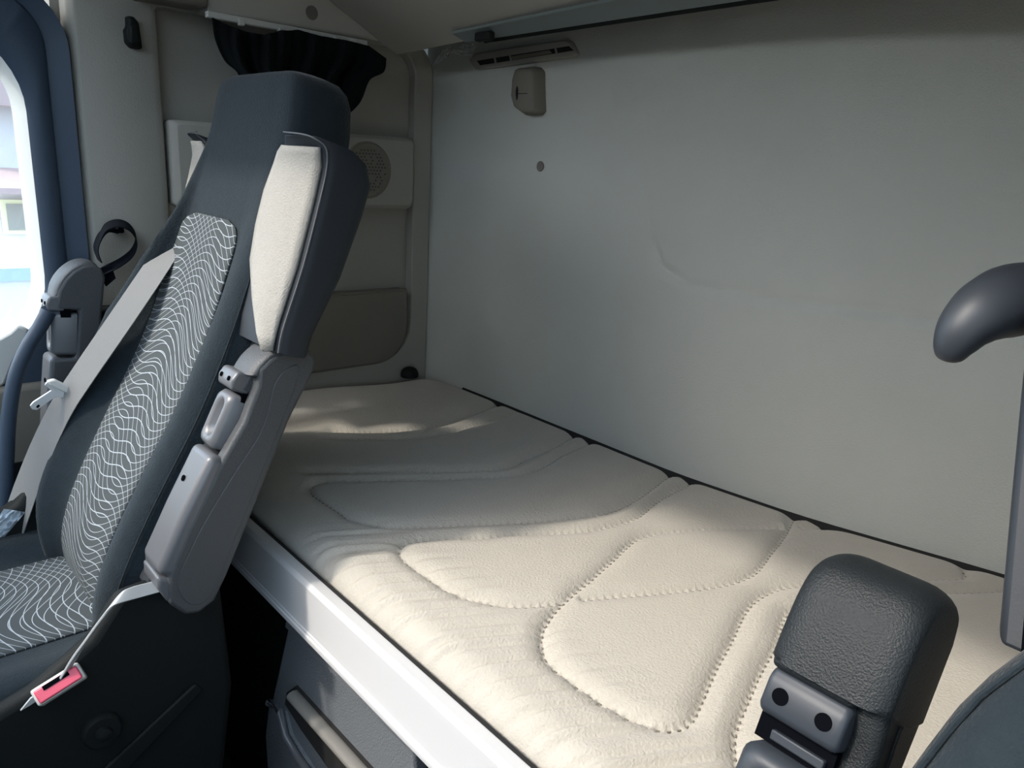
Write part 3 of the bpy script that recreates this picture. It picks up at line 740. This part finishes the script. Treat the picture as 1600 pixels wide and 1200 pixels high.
def uv_panel(name, rows, uvs, m, parent):
    bm = B(); lay = bm.loops.layers.uv.new('UVMap'); R = [[bm.verts.new(p) for p in r] for r in rows]
    for i in range(len(R)-1):
        for j in range(len(R[0])-1):
            f = bm.faces.new((R[i][j], R[i][j+1], R[i+1][j+1], R[i+1][j]))
            for l, (a, b) in zip(f.loops, ((i, j), (i, j+1), (i+1, j+1), (i+1, j))): l[lay].uv = uvs[a][b]
    o = obj(name, bm, m, parent, ang=80); s = o.modifiers.new('s', 'SOLIDIFY'); s.thickness = 0.004; s.offset = 0
    return o
def seat(name, label, yc, m, dark, far_angle, near=1.0):
    root = thing(name, label, 'seat', (0.05, yc, ZFL))
    Y = lambda y: yc + m*y
    S = lambda p: V((p.x, yc+m*p.y, p.z))
    # backrest with integrated head part
    zs = [-0.74+0.02*k for k in range(int((0.05+0.74)/0.02)+1)]
    rings = [[S(p) for p in back_section(z, 0, near)] for z in zs]
    top = back_section(0.05, 0, near)
    c = sum(top, V())/len(top); p, n = back_frame(0.05); upv = V((-n.z*-1, 0, 0)); tv = V((n.z, 0, -n.x)); tv = tv if tv.z > 0 else -tv
    for h, s, sd in ((0.022, 0.985, 0.97), (0.040, 0.95, 0.90), (0.053, 0.88, 0.76), (0.060, 0.76, 0.52), (0.062, 0.60, 0.25)):
        rings.append([S(c + tv*h + V((0, (q.y-c.y)*s, 0)) + n*((q-c).dot(n))*sd + tv*((q-c).dot(tv))*0.0) for q in top])
    back = obj('backrest', loft(rings), 'fabric', root, ang=80, label='dark velour backrest with integrated headrest')
    # patterned centre panel
    rows, uvs = [], []
    NZ_, NY_ = 70, 14
    for i in range(NZ_+1):
        z = -0.70 + (-0.108+0.70)*i/NZ_; p, n = back_frame(z); hw = 0.118-0.010*sstep(-0.35, -0.6, z)
        tdist = (-0.108-z)
        if tdist < 0.045: hw *= 0.55+0.45*math.sqrt(max(0, 1-((0.045-tdist)/0.045)**2))
        r, uu = [], []
        for j in range(NY_+1):
            y = hw*(2*j/NY_-1)
            bh = interp(BTAB, z); wd = interp(WTAB, z); k = abs(y)/wd
            dep = max(0, (k-0.48)/0.08*0.14)*bh
            r.append(S(p+n*(0.002+dep)+V((0, y, 0)))); uu.append((y, z*1.12))
        rows.append(r); uvs.append(uu)
    uv_panel('centre_panel', rows, uvs, 'pattern', back)
    for sgn in (-1,):      # seam between front and side of the backrest
        pth = []
        for k in range(30):
            z = -0.62+0.64*k/29; p, n = back_frame(z); wd = interp(WTAB, z); bh = interp(BTAB, z)
            pth.append(S(p+n*(bh*0.62-0.002-0.010*sstep(-0.12, 0.03, z))+V((0, sgn*0.965*wd*(near(z) if callable(near) else near), 0))))
        obj('seam', tube(pth, 0.0016, 6), 'piping' if False else 'fabric', back)
    # cushion
    cx0, cx1 = -0.36, 0.30
    CS_ = [(-1.0, -0.085), (-1.02, -0.03), (-0.985, 0.006), (-0.93, 0.020), (-0.84, 0.024), (-0.72, 0.016), (-0.58, 0.003), (-0.46, 0), (-0.2, 0)]
    def cush(x):
        fr = sstep(cx0+0.10, cx0, x); rr = sstep(0.18, cx1, x)
        zt = -0.680+0.012*sstep(0.0, -0.25, x)-0.06*fr*fr
        wd = 0.245-0.02*fr
        half = [(y*wd, zt+d) for y, d in CS_]
        return [V((x, y, z)) for y, z in half + [(0, zt)] + [(-y, z) for y, z in reversed(half)] + [(0.22, -0.80), (-0.22, -0.80)]]
    xs = [cx0+(cx1-cx0)*k/30 for k in range(31)]
    cu_ = obj('cushion', loft([[S(p) for p in cush(x)] for x in xs]), 'fabric', root, ang=80, label='dark velour seat cushion')
    rows, uvs = [], []
    for i in range(41):
        x = cx0+0.06+(0.25-cx0-0.06)*i/40; fr = sstep(cx0+0.10, cx0, x); zt = -0.680+0.012*sstep(0.0, -0.25, x)-0.06*fr*fr
        r, uu = [], []
        for j in range(13):
            y = 0.122*(2*j/12-1); r.append(S(V((x, y, zt+0.002+max(0, (abs(y)/0.245-0.46))*0.02)))); uu.append((y+0.07, x*0.95))
        rows.append(r); uvs.append(uu)
    uv_panel('cushion_panel', rows, uvs, 'pattern', cu_)
    # base covers
    sp_ = [(-0.36, -0.705), (0.03, -0.676), (0.11, -0.650), (0.18, -0.605), (0.215, -0.556), (0.29, -0.55), (0.345, -0.58), (0.355, -0.75), (0.32, -1.0), (0.27, -1.395), (-0.30, -1.395)]
    basec = obj('side_cover', prism([V((x, Y(-0.268), z)) for x, z in sp_], (0, Y(-0.240)-Y(-0.268), 0)), 'blackp', root, bevel=0.012, seg=3, label='black plastic side cover')
    obj('side_cover', prism([V((x, Y(0.205), z)) for x, z in sp_], (0, Y(0.250)-Y(0.205), 0)), 'blackp', root, bevel=0.015, seg=3)
    kx = at_y(155, 1132, 0.96)
    kn = obj('adjuster_knob', loft([[V((kx.x+r*math.cos(q), Y(-0.268)-m*d, kx.z+r*math.sin(q))) for q in [2*math.pi*k/18 for k in range(18)]] for r, d in ((0.024, -0.002), (0.024, 0.008), (0.021, 0.012), (0.010, 0.012), (0.009, 0.018), (0.003, 0.02))]), 'blackp', basec, ang=40)
    obj('cover_ridge', prism([V((x, Y(-0.2685), z)) for x, z in ((0.17, -0.80), (0.30, -0.72), (0.31, -0.735), (0.18, -0.83))], (0, -m*0.006, 0)), 'blackp', basec, bevel=0.003)
    obj('seat_base', box((0.0, yc, -1.10), (0.46, 0.34, 0.58)), 'blackp', root, bevel=0.02)
    armrest(root, Y, m, 0.0, dark)
    Yf = lambda y: yc - m*y
    Yg = lambda y: yc - m*(y-0.03)
    armrest(root, Yg, -m, far_angle, dark)
    return root, Y, Yf
YC = 1.22
ps, Y, Yf = seat('passenger_seat', 'dark velour seat with white wavy lined centre and grey armrests, facing left', YC, 1, False, -0.36)
bolster(ps, Y, 0.125)
bolster(ps, Yf, 0.10, yn=-0.275, yf=-0.18, sh=0.06)
obj('light_gap_filler', prism([V((sprof(z)+d, Y(-0.262), z)) for z, d in ((-0.56, 0.0), (-0.20, 0.02), (-0.20, 0.07), (-0.56, 0.075))], (0, 0.06, 0)), 'vinyl', ps, bevel=0.005)  # filler added to stop light streaks between armrest and backrest
# belt buckle on its stalk at the near side of the cushion
yb = 0.938
st = smooth_path([at_y(a, b, yb) for a, b in ((262, 912), (225, 922), (196, 930), (182, 938), (165, 958), (140, 993), (122, 1018), (108, 1042), (98, 1058))], 5)
sk = obj('buckle_stalk', ribbon(st, lambda q: V((0.008+0.002*q, 0.004, 0.0065)), 0.003), 'stalk', ps, label='pale belt buckle stalk', bevel=0.0008)
bu = (at_y(64, 1086, yb), at_y(118, 1052, yb)); ax = (bu[1]-bu[0]).normalized()
nz = V((-0.45, -0.75, 0.5)); nz = (nz-ax*nz.dot(ax)).normalized(); ny = nz.cross(ax)
rot = Matrix((ax, ny, nz)).transposed(); cb = (bu[0]+bu[1])/2
bk_ = obj('belt_buckle', box(cb-nz*0.012, (0.056, 0.022, 0.030), rot), 'white', ps, bevel=0.003, label='belt buckle with red button')
obj('release_button', box(cb+nz*0.0045-ny*0.001, (0.050, 0.017, 0.006), rot), 'red', bk_, bevel=0.002, label='red release button')
obj('buckle_slot', box(cb+nz*0.0077+ny*0.0045, (0.030, 0.0055, 0.0012), rot), 'hole', bk_, smooth=False)
obj('buckle_tail', ribbon([at_y(a, b, yb+0.01) for a, b in ((66, 1084), (54, 1092), (40, 1100))], V((0.006, 0, 0.006)), 0.003), 'stalk', ps)

# seat belt
t = t_belt = thing('seat_belt', 'grey seat belt webbing with metal tongue across the far side of the passenger seat', 'seat belt', at_y(30, 800, 1.48))
bp = [at_y(a, b, y) for a, b, y in ((312, 312, 1.41), (296, 338, 1.38), (273, 374, 1.345), (232, 436, 1.33), (183, 508, 1.34), (130, 585, 1.37), (96, 638, 1.395), (66, 700, 1.415), (43, 758, 1.43), (28, 800, 1.44), (14, 840, 1.45))]
bpath = smooth_path(bp, 6)
def bw(q):
    i = min(int(q*(len(bpath)-1)), len(bpath)-2); d = (bpath[i+1]-bpath[i]).normalized()
    n = V((-0.78, -0.50, 0.38)); n = (n-d*n.dot(d)).normalized()
    return d.cross(n)*(0.0235+0.003*sstep(0.5, 0.9, q))
obj('webbing', ribbon(bpath, bw, 0.0016), 'belt', t)
def pl(lst, y, th): return prism([at_y(a, b, y) for a, b in lst], (0, th, 0))
tg = obj('tongue', pl(((47, 634), (52, 628), (80, 610), (70, 602), (73, 597), (84, 596), (122, 614), (120, 620), (108, 622), (86, 621), (58, 641), (50, 640)), 1.395, 0.004), 'metal', t, bevel=0.0012, label='metal belt tongue')
obj('tongue_slot', pl(((56, 636), (60, 632), (63, 634), (59, 638)), 1.3945, 0.001), 'hole', tg, smooth=False)
obj('tongue_grip', pl(((74, 596), (86, 593), (123, 612), (121, 618), (108, 617), (80, 604)), 1.390, 0.012), 'white', tg, bevel=0.003)
obj('lap_strap', ribbon([at_y(a, b, 1.47) for a, b in ((64, 780), (58, 795), (52, 812), (45, 838))], lambda q: V((0.006*(1-q)+0.001, -0.006, 0.002)), 0.0015), 'stalk', t, label='pale folded end of the lap belt')
# wrapped anchor
def crumple(cen, rad, seed, n=14):
    rnd = random.Random(seed); bm = B(); bmesh.ops.create_icosphere(bm, subdivisions=3, radius=1.0)
    dirs = [V((rnd.gauss(0, 1), rnd.gauss(0, 1), rnd.gauss(0, 1))).normalized() for _ in range(n)]
    for v in bm.verts:
        d = v.co.normalized(); k = 1.0
        for i, q in enumerate(dirs): k += 0.14*(1 if i % 2 else -1)*max(0, d.dot(q))**6
        v.co = V((d.x*rad[0], d.y*rad[1], d.z*rad[2]))*k + cen
    return bm
t = t_wrap = thing('belt_anchor_wrap', 'milky plastic film wrapped around the lower seat belt anchor', 'plastic film', at_y(15, 850, 1.47))
bm = B(); vs = []
fq = [V((6, 795)), V((40, 800)), V((8, 838)), V((-30, 850))]
rnd = random.Random(5)
for i in range(9):
    for j in range(9):
        q = fq[0].lerp(fq[1], i/8).lerp(fq[3].lerp(fq[2], i/8), j/8)
        vs.append(bm.verts.new(at_y(q.x, q.y, 1.385+0.014*rnd.random())))
for i in range(8):
    for j in range(8):
        k = i*9+j; bm.faces.new((vs[k], vs[k+1], vs[k+10], vs[k+9]))
obj('film_sheet', bm, 'filmw', t, smooth=False)
obj('black_wrap', crumple(at_y(55, 858, 1.45), (0.034, 0.02, 0.036), 3), 'filmk', t, label='glossy black crumpled wrap', ang=30)
obj('black_wrap', crumple(at_y(8, 888, 1.45), (0.040, 0.02, 0.022), 8), 'filmk', t, ang=30)

# driver seat: mirrored, right beside the eye point
ds, Yd, Ydf = seat('driver_seat', 'dark driver seat at the lower right with a black folded up armrest', -0.135, -1, True, 0.0, lambda z: interp([(-0.45, 1.05), (-0.33, 1.03), (-0.29, 1.01), (-0.25, 0.98), (-0.20, 0.88), (0.0, 0.75)], z))
EDG = [(at_y(1562, 1008, 0.089), 0.0), (at_y(1572, 900, 0.098), 0.0), (at_y(1583, 780, 0.108), 0.0), (at_y(1598, 620, 0.124), 0.0), (at_y(1612, 480, 0.136), 0.0)]
obj('back_shell', loft([[p, p+V((0.0, -0.010, 0)), p+V((0.008, -0.13, 0)), p+V((0.06, -0.13, 0)), p+V((0.05, 0.0, 0)), p+V((0.012, 0.004, 0))] for p, q in EDG]), 'vinyl', ds, bevel=0.003, label='dark vinyl back panel with stitched edge')
obj('back_piping', tube([p+V((-0.002, -0.012, 0)) for p, q in EDG], 0.0012, 8), 'hole', ds, ang=80)
hk = [at_y(a, b, y) for a, b, y in ((1484, 560, 0.172), (1490, 540, 0.171), (1508, 512, 0.168), (1537, 487, 0.163), (1575, 471, 0.157), (1620, 466, 0.15), (1670, 474, 0.145), (1740, 505, 0.14))]
hp = smooth_path(hk, 6)
obj('curved_handle', tube(hp, lambda q: 0.0066+0.0175*min(1, q*1.75)**0.8, 20, flat=1.0), 'blks', ds, ang=80, label='black curved horn shaped handle')

def grow(root, k):
    """the whole seat is built at its measured size and then enlarged about the eye height"""
    def rec(o, org):
        if o.type == 'MESH':
            for v in o.data.vertices:
                p = (v.co + org)*k; p.z = max(p.z, ZFL+0.002)
                v.co = p - V((org.x*k, org.y*k, org.z))
        for c in o.children: rec(c, org)
    org = root.location.copy(); rec(root, org)
    root.location = V((org.x*k, org.y*k, org.z))
grow(ps, 1.10)
grow(t_belt, 1.10); grow(t_wrap, 1.10)

# ------------------------------------------------------------------ outside, far side of the door
gd = obj('ground', box((0, 0, -2.63), (160, 160, 0.06)), mat('asphalt', (0.09, 0.09, 0.09), 0.9, var=0.2, vscale=3), smooth=False)
yd = obj('yard', box((0, 34, -2.59), (80, 48, 0.03)), mat('pale concrete', (0.62, 0.62, 0.61), 0.9, var=0.08, vscale=1), smooth=False)
yd['kind'] = 'structure'
gd['kind'] = 'structure'
M['facade'] = mat('pale facade', (0.72, 0.70, 0.68), 0.9, var=0.05, vscale=2)
M['roof'] = mat('reddish roof', (0.48, 0.36, 0.34), 0.9, var=0.1, vscale=6)
M['bark'] = mat('grey bark', (0.30, 0.27, 0.26), 0.9)
M['yellow'] = mat('yellow frame', (0.80, 0.78, 0.52), 0.7)
M['pale_blue'] = mat('blue barrier', (0.42, 0.52, 0.66), 0.7)
h = thing('house', 'pale house with reddish eave outside beyond the window', 'house', (2.6, 14.6, -2.6))
obj('house_wall', box((2.9, 14.6, -0.9), (2.2, 2.0, 3.4)), 'facade', h, smooth=False)
obj('house_roof', loft([[V((x, y, z)) for x, z in ((1.55, 0.35), (4.3, 0.35), (3.6, 1.1), (2.2, 1.1))] for y in (13.1, 15.9)]), 'roof', h, smooth=False)
obj('porch_roof', loft([[V((x, y, z)) for y, z in ((13.6, -0.5), (12.9, -0.75), (12.9, -0.83), (13.6, -0.6))] for x in (1.7, 3.4)]), 'roof', h, smooth=False)
wf = obj('window_frame', loft([[V((x, 13.58-d, z)) for x, z in ((2.0, -1.45), (2.55, -1.45), (2.55, -0.95), (2.0, -0.95))] for d in (0, 0.06)]), 'yellow', h, smooth=False)
obj('window_pane', box((2.275, 13.51, -1.2), (0.42, 0.02, 0.38)), 'side', wf, smooth=False)
bt = obj('barrier', box((1.5, 11.5, -1.72), (6.0, 0.3, 0.16)), 'pale_blue', smooth=False, loc=(1.5, 11.5, -1.8))
tag(bt, 'long blue barrier outside in front of the house', 'barrier')
bq = obj('barrier_foot', box((1.5, 11.5, -2.2), (5.6, 0.2, 0.80)), 'facade', bt, smooth=False)
tr = thing('tree', 'bare winter tree outside beyond the house', 'tree', (2.9, 20.0, -2.6))
bm = B(); rnd = random.Random(11)
def branch(p, d, L, r, lv):
    q = p + d*L; mid = (p+q)/2 + V((rnd.uniform(-.05, .05), 0, rnd.uniform(-.03, .03)))*L
    tube([p, mid, q], lambda t: r*(1-0.35*t), 5 if lv < 3 else 4, bm, ref=(0.3, 1, 0.1))
    if lv < 5:
        for k in range(3 if lv < 4 else 2):
            nd = (d + V((rnd.uniform(-.75, .75), rnd.uniform(-.6, .6), rnd.uniform(-.15, .5)))).normalized()
            branch(p + d*L*rnd.uniform(0.6, 1.0), nd, L*rnd.uniform(0.6, 0.8), r*0.58, lv+1)
branch(V((2.9, 20, -2.6)), V((0.03, 0, 1)), 2.6, 0.15, 0)
obj('branches', bm, 'bark', tr, smooth=False)
